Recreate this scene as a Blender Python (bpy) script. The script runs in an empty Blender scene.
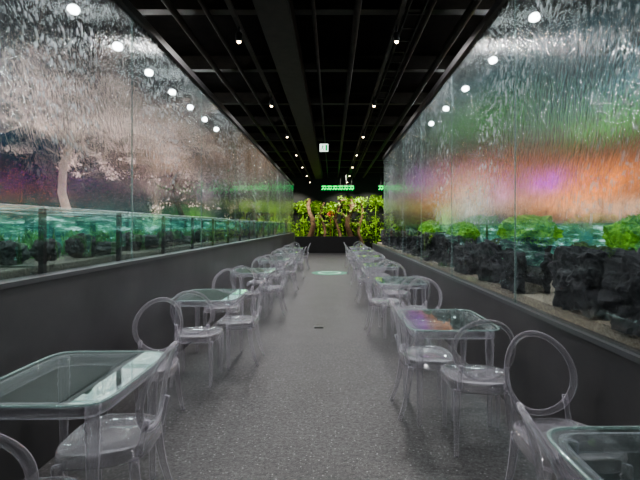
import bpy, bmesh, math, random
from mathutils import Vector, Matrix, noise
random.seed(7)
S = bpy.context.scene
COL = S.collection
S.view_settings.view_transform = 'AgX'
S.view_settings.look = 'AgX - Medium High Contrast'

# ------------------------------------------------------------ materials
def newmat(name):
    m = bpy.data.materials.new(name); m.use_nodes = True
    nt = m.node_tree; nt.nodes.clear()
    out = nt.nodes.new('ShaderNodeOutputMaterial')
    return m, nt, out
def N(nt, t, **kw):
    n = nt.nodes.new(t)
    for k, v in kw.items(): setattr(n, k, v)
    return n
def L(nt, a, b): nt.links.new(a, b)
def ramp(nt, fac, stops):
    r = N(nt, 'ShaderNodeValToRGB')
    el = r.color_ramp.elements
    while len(el) < len(stops): el.new(0.5)
    for e, (p, c) in zip(el, stops):
        e.position = p; e.color = (c[0], c[1], c[2], 1) if not isinstance(c, (int, float)) else (c, c, c, 1)
    L(nt, fac, r.inputs[0]); return r.outputs[0]
def math_(nt, op, a, b=None, c=None, clamp=False):
    n = N(nt, 'ShaderNodeMath', operation=op); n.use_clamp = clamp
    for i, v in enumerate((a, b, c)):
        if v is None: continue
        if isinstance(v, (int, float)): n.inputs[i].default_value = v
        else: L(nt, v, n.inputs[i])
    return n.outputs[0]
def noise_(nt, vec, scale, detail=3, rough=.5):
    n = N(nt, 'ShaderNodeTexNoise'); n.inputs['Scale'].default_value = scale
    n.inputs['Detail'].default_value = detail; n.inputs['Roughness'].default_value = rough
    if vec is not None: L(nt, vec, n.inputs['Vector'])
    return n.outputs['Fac']
def pos(nt): return N(nt, 'ShaderNodeNewGeometry').outputs['Position']
def maprange(nt, v, a, b):
    g = N(nt, 'ShaderNodeMapRange'); g.inputs['From Min'].default_value = a; g.inputs['From Max'].default_value = b
    L(nt, v, g.inputs['Value']); return g.outputs[0]

def principled(name, col, rough=.5, metal=0, nscale=None, col2=None, bump=0, emis=None, es=0, spec=.5):
    m, nt, out = newmat(name)
    b = N(nt, 'ShaderNodeBsdfPrincipled')
    b.inputs['Base Color'].default_value = (*col, 1)
    b.inputs['Roughness'].default_value = rough; b.inputs['Metallic'].default_value = metal
    b.inputs['Specular IOR Level'].default_value = spec
    if nscale:
        tc = N(nt, 'ShaderNodeTexCoord').outputs['Object']
        f = noise_(nt, tc, nscale, 5, .6)
        L(nt, ramp(nt, f, [(.35, col), (.65, col2 or col)]), b.inputs['Base Color'])
        if bump:
            bp = N(nt, 'ShaderNodeBump'); bp.inputs['Strength'].default_value = bump
            bp.inputs['Distance'].default_value = .02
            L(nt, f, bp.inputs['Height']); L(nt, bp.outputs[0], b.inputs['Normal'])
    if emis:
        b.inputs['Emission Color'].default_value = (*emis, 1); b.inputs['Emission Strength'].default_value = es
    L(nt, b.outputs[0], out.inputs[0]); return m
def emission(name, col, s):
    m, nt, out = newmat(name); e = N(nt, 'ShaderNodeEmission')
    e.inputs[0].default_value = (*col, 1); e.inputs[1].default_value = s
    L(nt, e.outputs[0], out.inputs[0]); return m

def clear(name, tint, gloss, base, k, power, rough, haze, hazecol, glass=0, ior=1.45, haze0=.35):
    m, nt, out = newmat(name)
    lw = N(nt, 'ShaderNodeLayerWeight'); lw.inputs[0].default_value = .5
    f = math_(nt, 'POWER', lw.outputs['Facing'], power)
    f = math_(nt, 'MULTIPLY_ADD', f, k, base, True)
    tr = N(nt, 'ShaderNodeBsdfTransparent'); tr.inputs[0].default_value = (*tint, 1)
    gl = N(nt, 'ShaderNodeBsdfGlossy'); gl.inputs[0].default_value = (*gloss, 1); gl.inputs['Roughness'].default_value = rough
    df = N(nt, 'ShaderNodeBsdfDiffuse'); df.inputs[0].default_value = (*hazecol, 1)
    m1 = N(nt, 'ShaderNodeMixShader'); L(nt, f, m1.inputs[0]); L(nt, tr.outputs[0], m1.inputs[1]); L(nt, gl.outputs[0], m1.inputs[2])
    m2 = N(nt, 'ShaderNodeMixShader')
    L(nt, math_(nt, 'MULTIPLY_ADD', f, haze * 2.5, haze * haze0, True), m2.inputs[0])
    L(nt, m1.outputs[0], m2.inputs[1]); L(nt, df.outputs[0], m2.inputs[2])
    res = m2.outputs[0]
    if glass:
        g = N(nt, 'ShaderNodeBsdfGlass'); g.inputs['Roughness'].default_value = 0; g.inputs['IOR'].default_value = ior
        g.inputs[0].default_value = (*tint, 1)
        m3 = N(nt, 'ShaderNodeMixShader'); m3.inputs[0].default_value = glass
        L(nt, res, m3.inputs[1]); L(nt, g.outputs[0], m3.inputs[2]); res = m3.outputs[0]
    L(nt, res, out.inputs[0]); return m

M_clear = clear('clear_polycarbonate', (.985, .98, .99), (1, 1, 1), .08, .95, 2.1, .06, .20, (.92, .89, 1), .3, haze0=.2)
M_seat = clear('clear_seat', (.985, .98, .99), (1, 1, 1), .10, .9, 2.0, .08, .09, (.92, .89, 1), .35, haze0=.15)
M_panel = clear('clear_back_panel', (.98, .98, .985), (1, 1, 1), .03, .5, 3, .05, .04, (.9, .88, 1))
M_ttop = clear('tinted_glass_top', (.87, .94, .92), (.92, 1, .98), .10, .9, 2.2, .02, .02, (.55, .75, .72))
M_tedge = clear('glass_edge', (.78, .9, .88), (.88, 1, .98), .2, .7, 1.5, .08, .12, (.65, .82, .8))
M_tank = clear('tank_glass', (.92, .98, .97), (.9, 1, 1), .03, .6, 4, .02, .01, (.6, .8, .8))

def water_mat(name, zlow, seed):
    m, nt, out = newmat(name)
    P = pos(nt)
    sx = N(nt, 'ShaderNodeSeparateXYZ'); L(nt, P, sx.inputs[0])
    wv = noise_(nt, P, 1.5, 2, .5)
    y = math_(nt, 'MULTIPLY_ADD', sx.outputs[2], .22, sx.outputs[1])
    y = math_(nt, 'MULTIPLY_ADD', wv, .15, y)
    def vec(a, b):
        c = N(nt, 'ShaderNodeCombineXYZ')
        L(nt, math_(nt, 'MULTIPLY', y, a), c.inputs[0]); L(nt, math_(nt, 'MULTIPLY', sx.outputs[2], b), c.inputs[1])
        c.inputs[2].default_value = seed; return c.outputs[0]
    n1 = noise_(nt, vec(60, 14), 1.0, 2, .55)
    n2 = noise_(nt, vec(1.0, .8), 1.0, 3, .6)
    n3 = noise_(nt, vec(25, 7), 1.0, 3, .6)
    s = ramp(nt, n1, [(.59, 0), (.66, 1)])
    big = ramp(nt, n2, [(.40, .15), (.65, 1)])
    s = math_(nt, 'MULTIPLY', s, big)
    g0 = maprange(nt, sx.outputs[2], zlow - .02, zlow + .06)
    g1 = maprange(nt, sx.outputs[2], zlow - .02, zlow + .7)
    s = math_(nt, 'MULTIPLY', s, g0)
    bp = N(nt, 'ShaderNodeBump'); bp.inputs['Distance'].default_value = .01
    L(nt, math_(nt, 'MULTIPLY', g1, .7), bp.inputs['Strength'])
    L(nt, math_(nt, 'ADD', n3, math_(nt, 'MULTIPLY', n1, .6)), bp.inputs['Height'])
    gs = N(nt, 'ShaderNodeBsdfGlass'); gs.inputs['IOR'].default_value = 1.33; gs.inputs[0].default_value = (.96, .98, .98, 1)
    L(nt, math_(nt, 'MULTIPLY', g1, .13), gs.inputs['Roughness']); L(nt, bp.outputs[0], gs.inputs['Normal'])
    tr = N(nt, 'ShaderNodeBsdfTransparent'); tr.inputs[0].default_value = (.94, .96, .965, 1)
    m1 = N(nt, 'ShaderNodeMixShader'); L(nt, math_(nt, 'MULTIPLY_ADD', g1, .43, .27), m1.inputs[0]); L(nt, tr.outputs[0], m1.inputs[1]); L(nt, gs.outputs[0], m1.inputs[2])
    tl = N(nt, 'ShaderNodeBsdfTranslucent'); tl.inputs[0].default_value = (.9, .97, 1, 1)
    df = N(nt, 'ShaderNodeBsdfDiffuse'); df.inputs[0].default_value = (.88, .94, .97, 1)
    a = N(nt, 'ShaderNodeMixShader'); a.inputs[0].default_value = .3
    L(nt, tl.outputs[0], a.inputs[1]); L(nt, df.outputs[0], a.inputs[2])
    m2 = N(nt, 'ShaderNodeMixShader')
    L(nt, math_(nt, 'MULTIPLY', s, .5), m2.inputs[0])
    L(nt, m1.outputs[0], m2.inputs[1]); L(nt, a.outputs[0], m2.inputs[2])
    L(nt, m2.outputs[0], out.inputs[0]); return m
M_waterL = water_mat('streaming_water_glass_a', 1.66, 3.1)
M_waterR = water_mat('streaming_water_glass_b', 1.50, 8.7)

# floor
m, nt, out = newmat('speckled_floor'); b = N(nt, 'ShaderNodeBsdfPrincipled')
P = pos(nt)
def specks(scale, lo, hi, r0, r1):
    v = N(nt, 'ShaderNodeTexVoronoi'); v.inputs['Scale'].default_value = scale; L(nt, P, v.inputs['Vector'])
    sp = ramp(nt, v.outputs['Distance'], [(r0, 1), (r1, 0)])
    rnd = N(nt, 'ShaderNodeSeparateColor'); L(nt, v.outputs['Color'], rnd.inputs[0])
    return math_(nt, 'MULTIPLY', sp, ramp(nt, rnd.outputs[0], [(lo, 0), (hi, 1)]))
base = ramp(nt, noise_(nt, P, 2.2, 6, .7), [(.3, (.034, .034, .035)), (.7, (.058, .058, .06))])
grain = ramp(nt, noise_(nt, P, 34, 5, .75), [(.4, .4), (.6, 1.5)])
mg = N(nt, 'ShaderNodeMixRGB', blend_type='MULTIPLY'); mg.inputs[0].default_value = 1; L(nt, base, mg.inputs[1]); L(nt, grain, mg.inputs[2])
mx = N(nt, 'ShaderNodeMixRGB'); L(nt, specks(36, .5, .8, .12, .26), mx.inputs[0]); L(nt, mg.outputs[0], mx.inputs[1]); mx.inputs[2].default_value = (.23, .23, .24, 1)
mx2 = N(nt, 'ShaderNodeMixRGB'); L(nt, specks(75, .3, .6, .2, .3), mx2.inputs[0]); L(nt, mx.outputs[0], mx2.inputs[1]); mx2.inputs[2].default_value = (.13, .13, .135, 1)
L(nt, mx2.outputs[0], b.inputs['Base Color']); b.inputs['Roughness'].default_value = .45
bp = N(nt, 'ShaderNodeBump'); bp.inputs['Strength'].default_value = .4; bp.inputs['Distance'].default_value = .01
L(nt, noise_(nt, P, 60, 3, .6), bp.inputs['Height']); L(nt, bp.outputs[0], b.inputs['Normal'])
L(nt, b.outputs[0], out.inputs[0]); M_floor = m

M_wall = principled('dark_satin_panel', (.034, .034, .036), .33, 0, 1.5, (.055, .055, .057))
M_trim = principled('ledge_trim', (.12, .125, .13), .3, .6)
M_black = principled('black_metal', (.012, .012, .013), .45)
M_ceil = principled('black_ceiling', (.005, .0045, .004), .9, 0, 3, (.012, .010, .009), spec=.1)
M_duct = principled('dark_duct', (.020, .016, .013), .5, .0, 6, (.036, .029, .023), spec=.4)
M_rock = principled('black_lava_rock', (.006, .006, .007), .85, 0, 9, (.03, .03, .033), .9)
M_rock2 = principled('grey_aquascape_rock', (.012, .012, .012), .8, 0, 7, (.06, .06, .055), .9)
M_sand = principled('pebble_sand', (.18, .145, .11), .9, 0, 60, (.42, .36, .28), .8)
M_gravel = principled('tank_gravel', (.06, .06, .05), .9, 0, 60, (.18, .17, .13), .8)
M_moss = principled('self_lit_moss', (.03, .16, .008), .9, 0, 22, (.24, .5, .04), 1.0, emis=(.12, .4, .02), es=.14)  # slight emission added to brighten the green mounds
M_leafB = principled('bright_leaf', (.02, .10, .006), .5, 0, 1.9, (.42, .7, .05))
M_leafD = principled('aquatic_leaf', (.02, .12, .02), .5, 0, 5, (.12, .38, .07))
M_leafR = principled('red_leaf', (.5, .05, .03), .5, 0, 5, (.6, .15, .08))
M_bark = principled('brown_bark', (.07, .04, .022), .9, 0, 6, (.22, .13, .07), .8)
M_barkP = principled('self_lit_pale_bark', (.4, .3, .25), .9, 0, 6, (.6, .48, .4), .6, emis=(1, .74, .62), es=.55)  # emission stands in for light falling on the branches
M_bloss = principled('self_lit_pale_blossom', (.85, .6, .55), .8, 0, 8, (.95, .82, .78), emis=(1, .70, .62), es=2.0)  # emission makes the blossom look brightly lit
M_lamp = emission('white_lamp_lens', (.93, 1, 1), 100)
M_small = emission('warm_spot_lens', (1, .75, .45), 25)
M_green = emission('green_led', (.0, .85, .12), 3.5)
M_white = emission('sign_white', (.85, 1, .9), 2)
M_signg = emission('sign_green', (.02, .5, .15), 1)

def backdrop(name, basec, blobs, strength, wobk=2.2):  # glow of the hall behind the glass, painted as emissive colour blobs
    m, nt, out = newmat(name); P = pos(nt)
    sx = N(nt, 'ShaderNodeSeparateXYZ'); L(nt, P, sx.inputs[0])
    n = noise_(nt, P, 1.1, 4, .65)
    acc = N(nt, 'ShaderNodeRGB'); acc.outputs[0].default_value = (*basec, 1); acc = acc.outputs[0]
    wob = math_(nt, 'MULTIPLY_ADD', n, wobk, -wobk / 2)
    for (y0, z0, ry, rz, c, a) in blobs:
        dy = math_(nt, 'DIVIDE', math_(nt, 'SUBTRACT', sx.outputs[1], y0), ry)
        dz = math_(nt, 'DIVIDE', math_(nt, 'SUBTRACT', sx.outputs[2], z0), rz)
        d = math_(nt, 'ADD', math_(nt, 'MULTIPLY', dy, dy), math_(nt, 'MULTIPLY', dz, dz))
        d = math_(nt, 'ADD', d, wob)
        g = math_(nt, 'EXPONENT', math_(nt, 'MULTIPLY', d, -1.0))
        g = math_(nt, 'MULTIPLY', g, a, None, True)
        x = N(nt, 'ShaderNodeMixRGB'); L(nt, g, x.inputs[0]); L(nt, acc, x.inputs[1]); x.inputs[2].default_value = (*c, 1)
        acc = x.outputs[0]
    e = N(nt, 'ShaderNodeEmission'); L(nt, acc, e.inputs[0])
    L(nt, math_(nt, 'MULTIPLY', ramp(nt, noise_(nt, P, 3.5, 5, .7), [(.3, .25), (.7, 1)]), strength), e.inputs[1])
    L(nt, e.outputs[0], out.inputs[0]); return m

# ------------------------------------------------------------ mesh helpers
def obj_from_bm(name, bm, mat, smooth=True):
    me = bpy.data.meshes.new(name); bm.normal_update()
    bm.to_mesh(me); bm.free()
    if smooth:
        for p in me.polygons: p.use_smooth = True
    if mat: me.materials.append(mat)
    o = bpy.data.objects.new(name, me); COL.objects.link(o); return o
def add_box(bm, c, s):
    r = bmesh.ops.create_cube(bm, size=1, matrix=Matrix.Translation(c) @ Matrix.Diagonal((*s, 1)))
    return r['verts']
def box(name, c, s, mat, bevel=0):
    bm = bmesh.new(); add_box(bm, (0, 0, s[2] / 2), s)
    if bevel: bmesh.ops.bevel(bm, geom=bm.edges[:], offset=bevel, segments=2, affect='EDGES')
    o = obj_from_bm(name, bm, mat, False); o.location = (c[0], c[1], c[2] - s[2] / 2); return o
def tube(bm, pts, rads, seg=10, cap=True):
    pts = [Vector(p) for p in pts]; rings = []
    prev = None
    for i, p in enumerate(pts):
        if i == 0: t = pts[1] - p
        elif i == len(pts) - 1: t = p - pts[i - 1]
        else: t = pts[i + 1] - pts[i - 1]
        t.normalize()
        if prev is None:
            up = Vector((0, 1, 0)) if abs(t.y) < .9 else Vector((1, 0, 0))
            u = t.cross(up).normalized()
        else:
            u = (prev - t * prev.dot(t)).normalized()
        prev = u; w = t.cross(u)
        r = rads[i] if hasattr(rads, '__len__') else rads
        rings.append([bm.verts.new(p + (u * math.cos(a) + w * math.sin(a)) * r) for a in [2 * math.pi * k / seg for k in range(seg)]])
    for a, b in zip(rings, rings[1:]):
        for k in range(seg):
            bm.faces.new((a[k], a[(k + 1) % seg], b[(k + 1) % seg], b[k]))
    if cap:
        bm.faces.new(rings[0][::-1]); bm.faces.new(rings[-1])
def lathe(bm, prof, x=0, y=0, seg=14):
    tube(bm, [(x, y, z) for z, r in prof], [r for z, r in prof], seg)
def rings_mesh(bm, rings, close=False):
    vr = [[bm.verts.new(p) for p in r] for r in rings]
    n = len(vr[0])
    pairs = list(zip(vr, vr[1:])) + ([(vr[-1], vr[0])] if close else [])
    for a, b in pairs:
        for k in range(n): bm.faces.new((a[k], a[(k + 1) % n], b[(k + 1) % n], b[k]))
    if not close:
        bm.faces.new(vr[0][::-1]); bm.faces.new(vr[-1])
def fixn(bm): bmesh.ops.recalc_face_normals(bm, faces=bm.faces[:])
def T(o, label, cat, group=None, kind=None):
    o['label'] = label; o['category'] = cat
    if group: o['group'] = group
    if kind: o['kind'] = kind
    return o
def struct(o): o['kind'] = 'structure'; return o
def empty(name, loc):
    e = bpy.data.objects.new(name, None); e.location = loc; e.empty_display_size = .2; COL.objects.link(e); return e
def clone(root, name, loc, rot=0):
    r = root.copy(); r.name = name; r.location = loc; r.rotation_euler = (0, 0, rot); COL.objects.link(r)
    def rec(src, dst):
        for ch in list(src.children):
            c = ch.copy(); c.parent = dst; c.matrix_parent_inverse = ch.matrix_parent_inverse.copy()
            COL.objects.link(c); rec(ch, c)
    rec(root, r); return r

# ------------------------------------------------------------ room
FAR = 26.6; NEAR = -3.0; WX = 6.5; CZ = 4.9
struct(box('floor', (0, (FAR + NEAR) / 2, -.05), (2 * WX, FAR - NEAR, .1), M_floor))
struct(box('ceiling', (0, (FAR + NEAR) / 2, CZ + .05), (2 * WX, FAR - NEAR, .1), M_ceil))
struct(box('wall_end', (0, FAR + .05, CZ / 2), (2 * WX, .1, CZ), M_black))
struct(box('wall_back', (0, NEAR - .05, CZ / 2), (2 * WX, .1, CZ), M_wall))
M_bdL = backdrop('painted_hall_glow_a', (.005, .012, .024), [
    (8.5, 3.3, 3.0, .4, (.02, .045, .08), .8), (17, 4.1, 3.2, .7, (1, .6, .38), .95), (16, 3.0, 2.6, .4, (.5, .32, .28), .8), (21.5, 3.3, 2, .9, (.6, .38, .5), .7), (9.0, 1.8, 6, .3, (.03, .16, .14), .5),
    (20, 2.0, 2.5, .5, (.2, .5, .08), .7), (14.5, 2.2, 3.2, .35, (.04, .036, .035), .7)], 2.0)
M_bdR = backdrop('painted_hall_glow_b', (.015, .03, .036), [
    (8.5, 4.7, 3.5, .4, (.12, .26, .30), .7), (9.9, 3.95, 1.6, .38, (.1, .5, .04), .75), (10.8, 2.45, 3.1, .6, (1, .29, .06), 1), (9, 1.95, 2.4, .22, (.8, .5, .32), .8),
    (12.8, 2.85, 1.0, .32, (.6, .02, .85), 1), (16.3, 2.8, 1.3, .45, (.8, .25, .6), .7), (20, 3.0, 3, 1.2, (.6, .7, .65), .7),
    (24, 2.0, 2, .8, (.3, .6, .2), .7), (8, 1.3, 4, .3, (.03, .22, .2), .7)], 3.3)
struct(box('wall_left', (-WX - .05, (FAR + NEAR) / 2, CZ / 2), (.1, FAR - NEAR, CZ), M_bdL))
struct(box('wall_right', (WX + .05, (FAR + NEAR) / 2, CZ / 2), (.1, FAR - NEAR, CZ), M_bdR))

XL, XR = -1.83, 1.5; HL, HR = 1.20, .88; TOP = 3.48
YL0, YL1 = -2.4, 20.4; YR0, YR1 = -1.9, 12.4
def low_wall(name, x0, x1, h, y0, y1):
    return struct(box(name, ((x0 + x1) / 2, (y0 + y1) / 2, h / 2), (abs(x1 - x0), y1 - y0, h), M_wall))
low_wall('wall_low_left', XL, XL - 1.15, HL - .03, YL0, YL1)
low_wall('wall_low_right', XR, XR + 1.35, HR - .03, YR0, YR1 + 3.2)
struct(box('trim_1', (XL - .055, (YL0 + YL1) / 2, HL - .015), (.13, YL1 - YL0, .03), M_trim))
struct(box('trim_2', (XR + .03, (YR0 + YR1 + 3.2) / 2, HR - .015), (.08, YR1 + 3.2 - YR0, .03), M_trim))

# ------------------------------------------------------------ water glass panels
def glass_row(x, z0, ys, mat, label, group):
    for a, b_ in zip(ys, ys[1:]):
        e = empty('water_wall_panel', (x, (a + b_) / 2, z0)); T(e, label, 'glass panel', group)
        h = TOP - z0; w = (b_ - a) - .014
        o = box('glass_pane', (0, 0, h / 2), (.01, w, h), mat); o.parent = e
        o2 = box('edge_strip', (0, -w / 2 - .004, h / 2), (.014, .008, h), M_tedge); o2.parent = e
ysL = [1.84 + 2.1 * i for i in range(-2, 9)] ; ysL[-1] = YL1
ysR = [3.5 + 1.85 * i for i in range(-3, 5)]; ysR[-1] = YR1
glass_row(XL - .05, HL, ysL, M_waterL, 'tall clear glass panel with water streaming down it', 'water wall panels beside the aquariums')
glass_row(XR + .03, HR, ysR, M_waterR, 'tall clear glass panel with water streaming over stones', 'water wall panels beside the rock garden')
T(box('header_rail', (XL - .05, (YL0 + YL1) / 2, TOP + .04), (.09, YL1 - YL0, .08), M_black), 'black metal rail along the top of the water glass', 'rail')
T(box('header_rail', (XR + .03, (YR0 + YR1) / 2, TOP + .04), (.09, YR1 - YR0, .08), M_black), 'black metal rail along the top of the stone garden glass', 'rail')

# ------------------------------------------------------------ foliage, rocks
def leaves(bm, c, s, n, size, shell=.5):
    for _ in range(n):
        while True:
            v = Vector((random.uniform(-1, 1), random.uniform(-1, 1), random.uniform(-1, 1)))
            if shell < v.length < 1: break
        p = Vector((c[0] + v.x * s[0], c[1] + v.y * s[1], c[2] + v.z * s[2]))
        q = Matrix.Rotation(random.uniform(0, 6.28), 3, 'Z') @ Matrix.Rotation(random.uniform(-1.2, 1.2), 3, 'X') @ Matrix.Rotation(random.uniform(-1.2, 1.2), 3, 'Y')
        k = size * random.uniform(.6, 1.4)
        pts = [Vector((0, -k, 0)), Vector((k * .45, 0, k * .12)), Vector((0, k, 0)), Vector((-k * .45, 0, k * .12))]
        bm.faces.new([bm.verts.new(p + q @ t) for t in pts])
def rock(name, loc, s, mat, seed, sub=4, blocky=.5):
    bm = bmesh.new(); bmesh.ops.create_icosphere(bm, subdivisions=sub, radius=1)
    off = Vector((seed * 3.7, seed * 1.3, seed * 7.1))
    for v in bm.verts:
        d = v.co.normalized()
        mxx = max(abs(d.x), abs(d.y), abs(d.z)); cub = d / mxx
        p = d.lerp(cub, blocky)
        r = 1 + .22 * noise.noise(d * 1.6 + off) + .16 * noise.noise(d * 4 + off) + .08 * noise.noise(d * 10 + off)
        r += .14 * (round(3 * noise.noise(d * 2.5 - off)) / 3)
        v.co = Vector((p.x * r * s[0], p.y * r * s[1], p.z * r * s[2]))
    zmin = min(v.co.z for v in bm.verts); cut = zmin + s[2] * .25
    xm = max(abs(v.co.x) for v in bm.verts); ym = max(abs(v.co.y) for v in bm.verts)
    for v in bm.verts:
        v.co.z = max(v.co.z, cut) - cut
        v.co.x *= s[0] / xm; v.co.y *= s[1] / ym
    zt = max(v.co.z for v in bm.verts)
    for v in bm.verts: v.co.z *= s[2] * 2 / zt
    o = obj_from_bm(name, bm, mat, False); o.location = loc; return o

T(box('pebble_bed', (XR + .73, (YR0 + YR1 + 3) / 2, HR - .03 + .039), (1.15, YR1 + 3 - YR0, .07), M_sand), 'pale pebble and sand bed under the black stones', 'pebble bed', kind='stuff')
zr = HR + .044
G = 'black stones in the rock garden'
specs = [(1.35, .24, .42, .2), (2.25, .2, .33, .24), (2.92, .22, .3, .245), (3.85, .2, .22, .2), (4.5, .24, .34, .235), (5.35, .2, .3, .2), (6.3, .24, .38, .23),
         (7.3, .22, .36, .25), (8.4, .22, .4, .22), (9.5, .22, .45, .26), (10.8, .22, .55, .24), (12.1, .22, .45, .25), (13.4, .22, .65, .27)]
for i, (y, sx_, sy, sz) in enumerate(specs):
    T(rock('garden_stone', (1.58 + sx_, y, zr), (sx_, sy, sz), M_rock, i + 1, 5, .7), 'craggy black lava stone standing on pale pebbles', 'rock', G)
def moss(loc, s, i):
    bm = bmesh.new(); bmesh.ops.create_icosphere(bm, subdivisions=4, radius=1)
    for v in bm.verts:
        d = v.co.normalized(); r = 1 + .3 * noise.noise(d * 3 + Vector((i, i * 2, 0))) + .16 * noise.noise(d * 9)
        v.co = Vector((d.x * r * s[0], d.y * r * s[1], max(d.z, -.2) * r * s[2]))
    zmin = min(v.co.z for v in bm.verts)
    for v in bm.verts: v.co.z -= zmin
    leaves(bm, (0, 0, s[2] * .3), (s[0] * 1.02, s[1] * 1.02, s[2] * 1.08), 2200, .02, .9)
    o = obj_from_bm('moss_mound', bm, M_moss, False); o.location = loc
    return T(o, 'bright green moss mound growing behind the black stones', 'moss', 'moss mounds in the rock garden')
for i, (x, y, a, b_, c, hb) in enumerate([(2.45, 3.25, .22, .36, .2, .44), (2.45, 5.3, .24, .62, .2, .48), (2.45, 7.9, .22, .6, .2, .42), (2.45, 10.5, .22, .7, .25, .42)]):
    T(rock('moss_base_stone', (x, y, zr), (a * .85, b_ * .8, hb / 2), M_rock, 30 + i, 4), 'low dark stone carrying a moss mound', 'rock', 'base stones under the moss')
    moss((x, y, zr + hb - .02), (a, b_, c), i)

# aquariums
def aquarium(x0, x1, y0, y1, z0, z1, back, mir, label, group):
    e = empty('aquarium', ((x0 + x1) / 2, (y0 + y1) / 2, z0)); T(e, label, 'aquarium', group)
    w = abs(x1 - x0); d = y1 - y0; h = z1 - z0
    bm = bmesh.new()
    for cx in (-w / 2, w / 2):
        bm.faces.new([bm.verts.new(p) for p in ((cx, -d / 2, 0), (cx, d / 2, 0), (cx, d / 2, h), (cx, -d / 2, h))])
    for cy in (-d / 2, d / 2):
        bm.faces.new([bm.verts.new(p) for p in ((-w / 2, cy, 0), (w / 2, cy, 0), (w / 2, cy, h), (-w / 2, cy, h))])
    bmesh.ops.remove_doubles(bm, verts=bm.verts[:], dist=.0001)
    o = obj_from_bm('glass_walls', bm, M_tank, False); o.parent = e
    bm = bmesh.new()
    r = .009
    add_box(bm, (-w / 2, 0, h), (2 * r, d, 2 * r)); add_box(bm, (w / 2, 0, h), (2 * r, d, 2 * r))
    add_box(bm, (0, -d / 2, h), (w, 2 * r, 2 * r)); add_box(bm, (0, d / 2, h), (w, 2 * r, 2 * r))
    o = obj_from_bm('top_rim', bm, M_tedge, False); o.parent = e
    o = box('corner_post', ((w / 2 if mir > 0 else -w / 2), -d / 2, h / 2), (.035, .035, h), M_black); o.parent = e
    o = box('gravel', (0, 0, .04), (w - .03, d - .03, .05), M_gravel); o.parent = e
    xb = -w / 2 + .02 if mir > 0 else w / 2 - .02
    bm = bmesh.new()
    bm.faces.new([bm.verts.new(p) for p in ((xb, -d / 2 + .02, .08), (xb, d / 2 - .02, .08), (xb, d / 2 - .02, h - .02), (xb, -d / 2 + .02, h - .02))])
    o = obj_from_bm('back_panel', bm, back, False); o.parent = e
    return e
def tank_back():
    m, nt, out = newmat('tank_back_glow'); P = pos(nt)
    sx = N(nt, 'ShaderNodeSeparateXYZ'); L(nt, P, sx.inputs[0])
    c = N(nt, 'ShaderNodeCombineXYZ'); L(nt, math_(nt, 'MULTIPLY', sx.outputs[1], 2.2), c.inputs[0]); L(nt, math_(nt, 'MULTIPLY', sx.outputs[2], 13), c.inputs[1])
    n = noise_(nt, c.outputs[0], 1, 5, .7)
    col = ramp(nt, n, [(.32, (.006, .022, .024)), (.46, (.025, .085, .08)), (.55, (.08, .22, .15)), (.66, (.6, .85, .85))])
    e = N(nt, 'ShaderNodeEmission'); L(nt, col, e.inputs[0]); e.inputs[1].default_value = 1.9
    L(nt, e.outputs[0], out.inputs[0]); return m
M_back = tank_back()
random.seed(11)
for i, (a, b_) in enumerate(zip(ysL, ysL[1:])):
    for (p, q) in ((a + .04, (a + b_) / 2 - .04), ((a + b_) / 2 + .04, b_ - .04)):
        aquarium(-2.86, -2.02, p, q, HL - .026, 1.64, M_back, 1, 'glass aquarium with rocks, water plants and teal back', 'row of planted aquariums')
        z = HL + .04
        if 0 < p < 16:
            for k in range(3):
                yy = p + (k + .5) * (q - p) / 3; hh = random.choice((.04, .06, .09, .11))
                T(rock('aquarium_rock', (-2.3 + random.uniform(-.1, .1), yy, z), (random.uniform(.1, .16), random.uniform(.1, .15), hh), M_rock2, i * 5 + k + p, 4, .3),
                  'rough dark grey rock on the aquarium gravel', 'rock', 'rocks in the aquariums')
            for k in range(2):
                bm = bmesh.new()
                for _ in range(60):
                    ax, ay = random.gauss(0, .05), random.gauss(0, .09); hh = random.uniform(.12, .3)
                    lx, ly = random.gauss(0, .04), random.gauss(0, .05)
                    w_ = .008
                    v0 = bm.verts.new((ax, ay - w_, 0)); v1 = bm.verts.new((ax, ay + w_, 0))
                    v2 = bm.verts.new((ax + lx * .5, ay + ly * .5 + w_, hh * .6)); v3 = bm.verts.new((ax + lx * .5, ay + ly * .5 - w_, hh * .6))
                    v4 = bm.verts.new((ax + lx, ay + ly, hh))
                    bm.faces.new((v0, v1, v2, v3)); bm.faces.new((v3, v2, v4))
                leaves(bm, (0, 0, .15), (.09, .14, .1), 120, .02, .2)
                o = obj_from_bm('water_plant', bm, M_leafD, False); o.location = (-2.6, p + (k + .5) * (q - p) / 2, z - .005)
                T(o, 'green leafy water plant rooted in gravel', 'water plant', 'plants in the aquariums')
for i in range(5):
    y0 = 2.0 + i * 2.6
    T(box('tank_cabinet', (3.95, y0 + 1.15, .45), (.7, 2.3, .9), M_black, .01), 'black cabinet carrying a glass aquarium', 'cabinet', 'cabinets beyond the rock garden')
    aquarium(3.62, 4.28, y0 + .02, y0 + 2.28, .904, 1.55, M_back, -1, 'teal lit glass aquarium on a black cabinet', 'aquariums beyond the rock garden')

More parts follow.
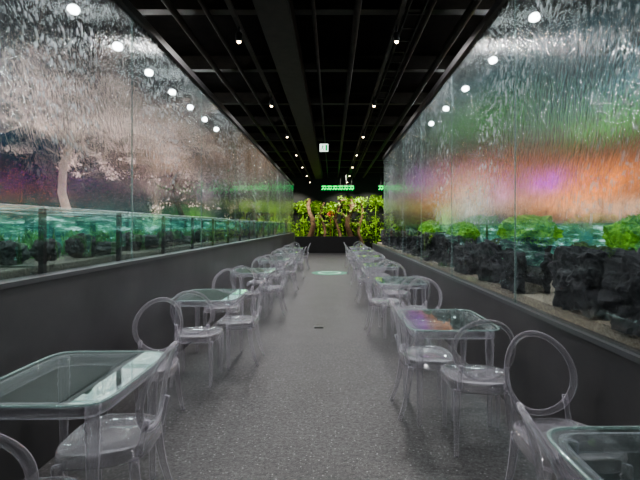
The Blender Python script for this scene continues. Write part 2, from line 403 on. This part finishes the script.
# trees
def tree(name, base, top, r, nbr, mb, ml, lab, cat, spread, lsz, nl, seed, group=None, cl=.35, fx=.45, up=(.05, .55), bend=1, low=4):
    random.seed(seed)
    e = empty(name, base); T(e, lab, cat, group)
    bm = bmesh.new(); bl = bmesh.new(); h = top
    pts = [Vector((bend * 0.12 * math.sin(i * 1.1 + seed), bend * .15 * math.sin(i * .9 + seed * 2), h * i / 8)) for i in range(9)]
    tube(bm, pts, [r * (1 - .06 * i) * (1.3 if i == 0 else 1) for i in range(9)], 10)
    for k in range(nbr):
        st = pts[random.choice(range(low, 9))]
        an = random.uniform(0, 6.28); ln = spread * random.uniform(.6, 1.1)
        q = [st]
        dr = Vector((math.cos(an) * fx, math.sin(an), random.uniform(*up))).normalized()
        for j in range(6):
            dr = (dr + Vector((random.gauss(0, .2) * min(1, fx * 2), random.gauss(0, .2), random.gauss(-.03, .15)))).normalized()
            q.append(q[-1] + dr * ln / 6)
        tube(bm, q, [r * .45 * (1 - j / 7.5) for j in range(7)], 7)
        for j in (2, 3, 4, 5, 6):
            leaves(bl, q[j], (cl * .8, cl, cl * .35), nl, lsz, .1)
            if random.random() < .6:
                d2 = Vector((random.gauss(0, .5) * fx, random.gauss(0, 1), random.gauss(.3, .5))).normalized()
                tube(bm, [q[j], q[j] + d2 * .25 * spread * .5, q[j] + d2 * .25 * spread + Vector((0, 0, .05))], [r * .18, r * .12, r * .06], 5)
    o = obj_from_bm('trunk', bm, mb); o.parent = e
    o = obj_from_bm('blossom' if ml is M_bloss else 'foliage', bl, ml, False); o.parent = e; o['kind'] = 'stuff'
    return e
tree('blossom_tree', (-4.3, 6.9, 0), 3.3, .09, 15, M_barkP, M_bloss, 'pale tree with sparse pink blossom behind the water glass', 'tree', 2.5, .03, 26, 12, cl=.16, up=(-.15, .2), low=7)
tree('blossom_tree', (-4.2, 11.5, 0), 2.9, .1, 10, M_bark, M_bloss, 'dusky pink blossom tree standing beyond the aquariums', 'tree', 1.6, .035, 8, 9, cl=.25, fx=.2, up=(-.1, .3), low=6)

# end planted display
T(box('planter_counter', (-.3, 24.0, .46), (3.6, .5, .92), M_black, .02), 'long low black counter in front of the planted display', 'counter')
random.seed(21)
for i in range(11):
    bm = bmesh.new(); x = -5.4 + i * .9
    leaves(bm, (0, 0, 1.2), (.55, .25, .95), 260, .085, .3)
    leaves(bm, (random.uniform(-.1, .1), 0, random.uniform(2.6, 3.1)), (.5, .25, .4), 300, .085, .3)
    leaves(bm, (random.uniform(-.1, .1), .1, 2.2), (.4, .15, .9), 80, .085, .1)
    tube(bm, [(0, 0, 0), (.03, 0, 1.4), (0, 0, 2.8)], [.05, .04, .02], 6)
    o = obj_from_bm('leafy_shrub', bm, M_leafB, False); o.location = (x, 26.1, 0)
    T(o, 'dense bright green leafy shrub in the planted display', 'shrub', 'shrubs in the planted display')
bm = bmesh.new(); leaves(bm, (0, 0, .25), (.22, .2, .22), 90, .06, .1); tube(bm, [(0, 0, .2), (0, .0, -1.95)], .012, 6)
o = obj_from_bm('red_flowering_plant', bm, M_leafR, False); o.location = (-.1, 25.5, 1.95)
T(o, 'small red flowering plant among green leaves', 'flowering plant')
for i, (x, r, tp) in enumerate([(-4.6, .14, 2.9), (-1.25, .2, 3.1), (-.55, .11, 2.9), (.35, .12, 3.0), (1.05, .2, 3.1), (1.7, .11, 3.0)]):
    tree('display_tree', (x, 24.9, 0), tp, r, 10, M_bark, M_leafB, 'twisted brown tree trunk with green leaves in the display', 'tree', .6, .06, 6, 40 + i, 'trees in the planted display', .2, .8, bend=1.3)
def green(x):
    e = empty('green_lamp_or_reflection', (x, 23.6, 3.55)); T(e, 'green glowing lamp above the planted display, side rows stand in for reflections', 'lamp', 'green lamps above the display')
    bm = bmesh.new(); add_box(bm, (0, 0, .26), (.26, .06, .03)); tube(bm, [(0, 0, .26), (0, 0, CZ - 3.55)], .012, 6)
    o = obj_from_bm('bracket', bm, M_black, False); o.parent = e
    bm = bmesh.new(); tube(bm, [(-.12, 0, 0), (-.04, 0, .12), (.04, 0, 0), (.12, 0, .12)], .035, 8)
    tube(bm, [(-.13, 0, .2), (.13, 0, .2)], .03, 8)
    o = obj_from_bm('led_tube', bm, M_green); o.parent = e
for i in range(6): green(-.45 + i * .31)
for i in range(6): green(-5.4 + i * .31)  # added row standing in for the lamps' reflection in the left glass
for i in range(4): green(2.75 + i * .31)  # added row standing in for the reflection in the right glass

# exit sign
e = empty('exit_sign', (-.23, 12, 3.62)); T(e, 'green and white lit emergency exit pictogram sign', 'exit sign')
o = box('housing', (0, 0, .13), (.28, .05, .26), M_black); o.parent = e
bm = bmesh.new(); add_box(bm, (0, -.028, .13), (.24, .006, .22)); o = obj_from_bm('sign_face', bm, M_white, False); o.parent = e
bm = bmesh.new()
add_box(bm, (.07, -.034, .13), (.06, .005, .17))
bmesh.ops.create_uvsphere(bm, u_segments=10, v_segments=6, radius=.018, matrix=Matrix.Translation((-.03, -.034, .2)))
tube(bm, [(-.03, -.034, .18), (-.045, -.034, .12)], .014, 6)
tube(bm, [(-.045, -.034, .12), (-.01, -.034, .1), (-.02, -.034, .05)], .01, 6)
tube(bm, [(-.045, -.034, .12), (-.08, -.034, .08), (-.1, -.034, .08)], .01, 6)
tube(bm, [(-.03, -.034, .17), (.01, -.034, .15)], .008, 6); tube(bm, [(-.03, -.034, .17), (-.07, -.034, .15)], .008, 6)
o = obj_from_bm('running_figure', bm, M_signg, False); o.parent = e
bm = bmesh.new(); tube(bm, [(0, 0, .26), (0, 0, CZ - 3.62)], .01, 6); o = obj_from_bm('hanger', bm, M_black); o.parent = e

# floor marks
bm = bmesh.new(); bmesh.ops.create_cone(bm, cap_ends=True, segments=48, radius1=.58, radius2=.58, depth=.004)
fm = obj_from_bm('floor_sticker', bm, principled('green_floor_sticker', (.02, .17, .09), .5, 0, 6, (.06, .28, .18)), False); fm.location = (-.08, 13.6, .003)
T(fm, 'round green sticker on the speckled floor', 'floor sticker')
bm = bmesh.new(); rings_mesh(bm, [[(r * math.cos(a), r * math.sin(a), z) for a in [k * math.pi / 24 for k in range(48)]] for r, z in ((.30, .002), (.30, .006), (.38, .006), (.38, .002))], True)
o = obj_from_bm('sticker_ring', bm, principled('pale_sticker_ring', (.4, .6, .5), .5), False); o.parent = fm
T(box('floor_outlet_plate', (-.2, 6.3, .006), (.14, .12, .012), M_trim, .003), 'small metal socket plate set in the floor', 'floor plate')

# ------------------------------------------------------------ ceiling services
def top_tube(name, pts, r, mat, label, cat, group, seg=10):
    bm = bmesh.new(); tube(bm, pts, r, seg); return T(obj_from_bm(name, bm, mat), label, cat, group)
for y in [1.5 + 2.3 * i for i in range(11)]:
    T(box('steel_beam', (0, y, CZ - .14), (2 * WX - .1, .16, .27), M_duct), 'black steel cross beam under the ceiling', 'beam', 'ceiling cross beams')
for x, z, r in [(-2.2, 4.5, .05), (-1.75, 4.52, .035), (-.25, 4.45, .03), (.35, 4.5, .05), (1.35, 4.5, .035), (1.9, 4.48, .06)]:
    top_tube('ceiling_pipe', [(x, -1, z), (x, 25.5, z)], r, M_duct, 'long dark pipe running under the ceiling', 'pipe', 'ceiling pipes')
T(box('air_duct', (-.75, 12.5, 4.4), (.45, 24, .3), M_duct, .02), 'rectangular dark air duct under the ceiling', 'air duct')
for x in (-1.24, .86):
    T(box('lighting_track', (x, 12.5, 4.2), (.06, 24, .05), M_duct), 'black lighting track hung along the aisle', 'lighting track', 'lighting tracks')
bm = bmesh.new()
for x in (.98, 1.18): add_box(bm, (x, 12.5, 4.32), (.02, 24, .07))
for i in range(60): add_box(bm, (1.08, .7 + i * .4, 4.3), (.2, .03, .02))
T(obj_from_bm('cable_tray', bm, M_duct, False), 'ladder style dark cable tray under the ceiling', 'cable tray')

def spot_fixture():
    e = empty('track_spotlight', (0, 0, -50))
    bm = bmesh.new(); lathe(bm, [(.0, .04), (.02, .045), (.1, .045), (.12, .03)], 0, 0, 12); tube(bm, [(0, 0, .11), (0, 0, .2)], .012, 6)
    o = obj_from_bm('lamp_body', bm, M_black); o.parent = e
    bm = bmesh.new(); bmesh.ops.create_uvsphere(bm, u_segments=12, v_segments=8, radius=.026)
    o = obj_from_bm('lens', bm, M_small); o.parent = e
    T(e, 'small black track spotlight with a warm lens', 'spotlight', 'track spotlights'); return e
proto = spot_fixture(); first = True
for i in range(8):
    for x in (-1.24, .86):
        y = 2.6 + i * 3.0
        loc = (x, y, 3.98)
        if first: proto.location = loc; first = False
        else: clone(proto, 'track_spotlight', loc)
        l = bpy.data.lights.new('aisle_spot', 'SPOT'); l.energy = 225; l.color = (1, .955, .94); l.spot_size = math.radians(150); l.spot_blend = .8; l.shadow_soft_size = .026
        lo = bpy.data.objects.new('aisle_spot', l); lo.location = (x, y, 3.94); COL.objects.link(lo)
def dome():
    e = empty('dome_lamp', (0, 0, -50))
    bm = bmesh.new(); lathe(bm, [(.05, .1), (.08, .12), (.14, .09), (.2, .04)], 0, 0, 20); tube(bm, [(0, 0, .18), (0, 0, .68)], .015, 6)
    o = obj_from_bm('lamp_shade', bm, M_black); o.parent = e
    bm = bmesh.new(); bmesh.ops.create_uvsphere(bm, u_segments=20, v_segments=12, radius=.07, matrix=Matrix.Diagonal((1, 1, .8, 1)))
    o = obj_from_bm('bulb', bm, M_lamp); o.parent = e
    T(e, 'bright white dome lamp hung behind the water glass', 'lamp', 'dome lamps over the tanks'); return e
proto = dome(); first = True
places = [(-3.2, 5.2 + 1.07 * i, 4.2) for i in range(7)] + [(2.7, 5.6 + 1.45 * i, 4.3) for i in range(5)] + [(2.7, 2.6, 4.3), (-3.2, 2.4, 4.2), (2.7, 4.2, 4.3)]
for k, loc in enumerate(places):
    if first: proto.location = loc; first = False
    else: clone(proto, 'dome_lamp', loc)
for x, ys in ((-2.5, (1, 4, 7, 10, 13, 16, 19)), (2.1, (1, 3.5, 6, 8.5, 11, 13))):
    for y in ys:
        l = bpy.data.lights.new('tank_spot', 'SPOT'); l.energy = 130; l.color = (.85, .98, 1); l.spot_size = math.radians(160); l.spot_blend = .6; l.shadow_soft_size = .05
        lo = bpy.data.objects.new('tank_spot', l); lo.location = (x, y, 4.1); COL.objects.link(lo)
def area(loc, sx_, sy, e, col, rot=(0, 0, 0)):
    l = bpy.data.lights.new('added_tank_fill', 'AREA'); l.shape = 'RECTANGLE'; l.size = sx_; l.size_y = sy; l.energy = e; l.color = col
    o = bpy.data.objects.new('added_tank_fill', l); o.location = loc; o.rotation_euler = rot; COL.objects.link(o); return o
area((-2.45, 9, 1.66), .5, 19, 60, (.95, 1, 1))  # added fill light to brighten the left tanks, no fixture there
for x in (-4.4, -2.4, -.8, .8, 2.4):
    l = bpy.data.lights.new('display_spot', 'SPOT'); l.energy = 800; l.color = (1, 1, .82); l.spot_size = math.radians(70); l.spot_blend = .6; l.shadow_soft_size = .06
    lo = bpy.data.objects.new('display_spot', l); lo.location = (x, 23.2, 4.5); lo.rotation_euler = (math.radians(42), 0, 0); COL.objects.link(lo)

# ------------------------------------------------------------ chair
def make_chair():
    e = empty('dining_chair', (0, 0, 0))
    def outline(s, z, n=40, inset=0):
        pts = []
        for k in range(n):
            a = 2 * math.pi * k / n; c, sn = math.cos(a), math.sin(a)
            ex = 2 / 3.2
            x = math.copysign(abs(c) ** ex, c) * (.225 - inset); y = math.copysign(abs(sn) ** ex, sn) * (.215 - inset)
            x *= 1 + .10 * (y / .215)
            pts.append((x * s, y * s, z))
        return pts
    bm = bmesh.new()
    rings_mesh(bm, [outline(.3, .441), outline(.9, .438), outline(.93, .40), outline(.985, .40), outline(1, .415), outline(1.0, .45), outline(.98, .464), outline(.94, .466), outline(.86, .456), outline(.3, .45)])
    fixn(bm); o = obj_from_bm('seat', bm, M_seat); o.parent = e
    for sx_ in (-1, 1):
        bm = bmesh.new()
        lathe(bm, [(0, .011), (.01, .014), (.05, .013), (.2, .019), (.31, .023), (.325, .028), (.34, .020), (.355, .029), (.37, .022), (.385, .027), (.41, .025)], 0, 0, 12)
        fixn(bm); o = obj_from_bm('leg', bm, M_clear); o.parent = e; o.location = (sx_ * .195, .165, 0)
        bm = bmesh.new()
        tube(bm, [(0, 0, .41), (sx_ * .002, -.01, .32), (sx_ * .008, -.03, .2), (sx_ * .015, -.06, .09), (sx_ * .02, -.095, 0)], [.024, .022, .019, .016, .014], 10)
        fixn(bm); o = obj_from_bm('leg', bm, M_clear); o.parent = e; o.location = (sx_ * .165, -.165, 0)
    cz, cy, lean = .70, -.255, math.radians(13)
    def bp_(a, rx, rz, dn=0):
        u = math.cos(a) * rx; w = math.sin(a) * rz
        curve = .05 * (u / .2) ** 2
        return Vector((u, cy - math.sin(lean) * w + curve + dn, cz + math.cos(lean) * w))
    rings = []
    for j in range(10):
        t = 2 * math.pi * j / 10
        rings.append([bp_(2 * math.pi * k / 40, .191 + .017 * math.cos(t), .211 + .017 * math.cos(t), .013 * math.sin(t)) for k in range(40)])
    bm = bmesh.new(); rings_mesh(bm, rings, True)
    for sx_ in (-1, 1):
        tube(bm, [(sx_ * .15, -.185, .43), (sx_ * .15, -.20, .5), (sx_ * .148, bp_(0, .148, 0).y + .005 , .585)], [.018, .015, .016], 8)
    fixn(bm)
    bm2 = bmesh.new()
    cen = bm2.verts.new(bp_(0, 0, 0)); prev = None
    for s in (.5, 1):
        ring = [bm2.verts.new(bp_(2 * math.pi * k / 40, .175 * s, .195 * s)) for k in range(40)]
        for k in range(40):
            if prev is None: bm2.faces.new((cen, ring[k], ring[(k + 1) % 40]))
            else: bm2.faces.new((prev[k], ring[k], ring[(k + 1) % 40], prev[(k + 1) % 40]))
        prev = ring
    o = obj_from_bm('backrest', bm, M_clear); o.parent = e
    p = obj_from_bm('back_panel', bm2, M_panel); p.parent = o
    T(e, 'clear transparent plastic dining chair with round oval back', 'chair', 'clear chairs at the glass tables'); return e

def make_table():
    e = empty('dining_table', (0, 0, 0)); hx, hy = .35, .40
    def outline(i, z, n=56):
        pts = []
        for k in range(n):
            a = 2 * math.pi * k / n; c, s = math.cos(a), math.sin(a); ex = 2 / 7
            pts.append((math.copysign(abs(c) ** ex, c) * (hx - i), math.copysign(abs(s) ** ex, s) * (hy - i), z))
        return pts
    bm = bmesh.new(); rings_mesh(bm, [outline(0, .741), outline(-.002, .745), outline(0, .749), outline(.009, .750), outline(.012, .748), outline(.012, .741)], True)
    fixn(bm); o = obj_from_bm('table_rim', bm, M_tedge); o.parent = e
    bm = bmesh.new(); bm.faces.new([bm.verts.new(p) for p in outline(.011, .747)])
    o = obj_from_bm('tabletop', bm, M_ttop, False); o.parent = e
    bm = bmesh.new(); rings_mesh(bm, [outline(.03, .675), outline(.03, .740), outline(.055, .740), outline(.055, .675)], True)
    fixn(bm); o = obj_from_bm('apron', bm, M_clear); o.parent = e
    for sx_ in (-1, 1):
        for sy in (-1, 1):
            bm = bmesh.new(); lathe(bm, [(0, .014), (.02, .018), (.06, .017), (.3, .023), (.55, .029), (.575, .035), (.6, .027), (.62, .036), (.645, .03), (.733, .033)], 0, 0, 14)
            fixn(bm); o = obj_from_bm('leg', bm, M_clear); o.parent = e; o.location = (sx_ * (hx - .085), sy * (hy - .085), 0)
    T(e, 'square glass topped dining table with clear turned legs', 'table', 'glass tables along the aisle'); return e

chair = make_chair(); table = make_table(); uc = [False]; ut = [False]
def put_chair(x, y, r):
    r = math.radians(r)
    if not uc[0]: chair.location = (x, y, 0); chair.rotation_euler = (0, 0, r); uc[0] = True
    else: clone(chair, 'dining_chair', (x, y, 0), r)
def put_table(x, y):
    if not ut[0]: table.location = (x, y, 0); ut[0] = True
    else: clone(table, 'dining_table', (x, y, 0))
put_table(-1.34, 2.2); put_chair(-1.22, 1.55, 12); put_chair(-1.42, 3.22, 180); put_chair(-1.12, 2.15, 94)
put_table(-1.36, 4.75); put_chair(-1.34, 4.2, 3); put_chair(-1.45, 5.6, 180); put_chair(-1.06, 4.75, 88)
random.seed(3)
for y in (7.3, 9.8, 12.3, 14.8):
    put_table(-1.36, y); put_chair(-1.36, y - .62, random.uniform(-5, 5)); put_chair(-1.38, y + .72, 180 + random.uniform(-5, 5)); put_chair(-1.06, y, 90 + random.uniform(-6, 6))
put_table(1.13, 1.22); put_chair(1.16, 2.1, 184); put_chair(.93, 1.34, -100)
put_table(.93, 3.5); put_chair(1.03, 3.0, -6); put_chair(1.06, 4.62, 180); put_chair(.78, 3.48, -88)
for y in (6.0, 8.4, 10.8, 13.2, 15.6):
    put_table(.98, y); put_chair(1.0, y - .62, random.uniform(-5, 5)); put_chair(1.02, y + .72, 180 + random.uniform(-5, 5)); put_chair(.74, y, -90 + random.uniform(-6, 6))

# ------------------------------------------------------------ world, camera
w = bpy.data.worlds.new('World'); S.world = w; w.use_nodes = True
w.node_tree.nodes['Background'].inputs[0].default_value = (.3, .35, .4, 1); w.node_tree.nodes['Background'].inputs[1].default_value = .1
cam = bpy.data.cameras.new('Camera'); co = bpy.data.objects.new('Camera', cam); COL.objects.link(co)
co.location = (0, 0, 1.52); co.rotation_euler = (math.pi / 2, 0, 0)
cam.sensor_width = 36; cam.lens = 420 / 640 * 36; cam.shift_x = -12 / 640; cam.shift_y = -14 / 640; cam.clip_start = .05
S.camera = co
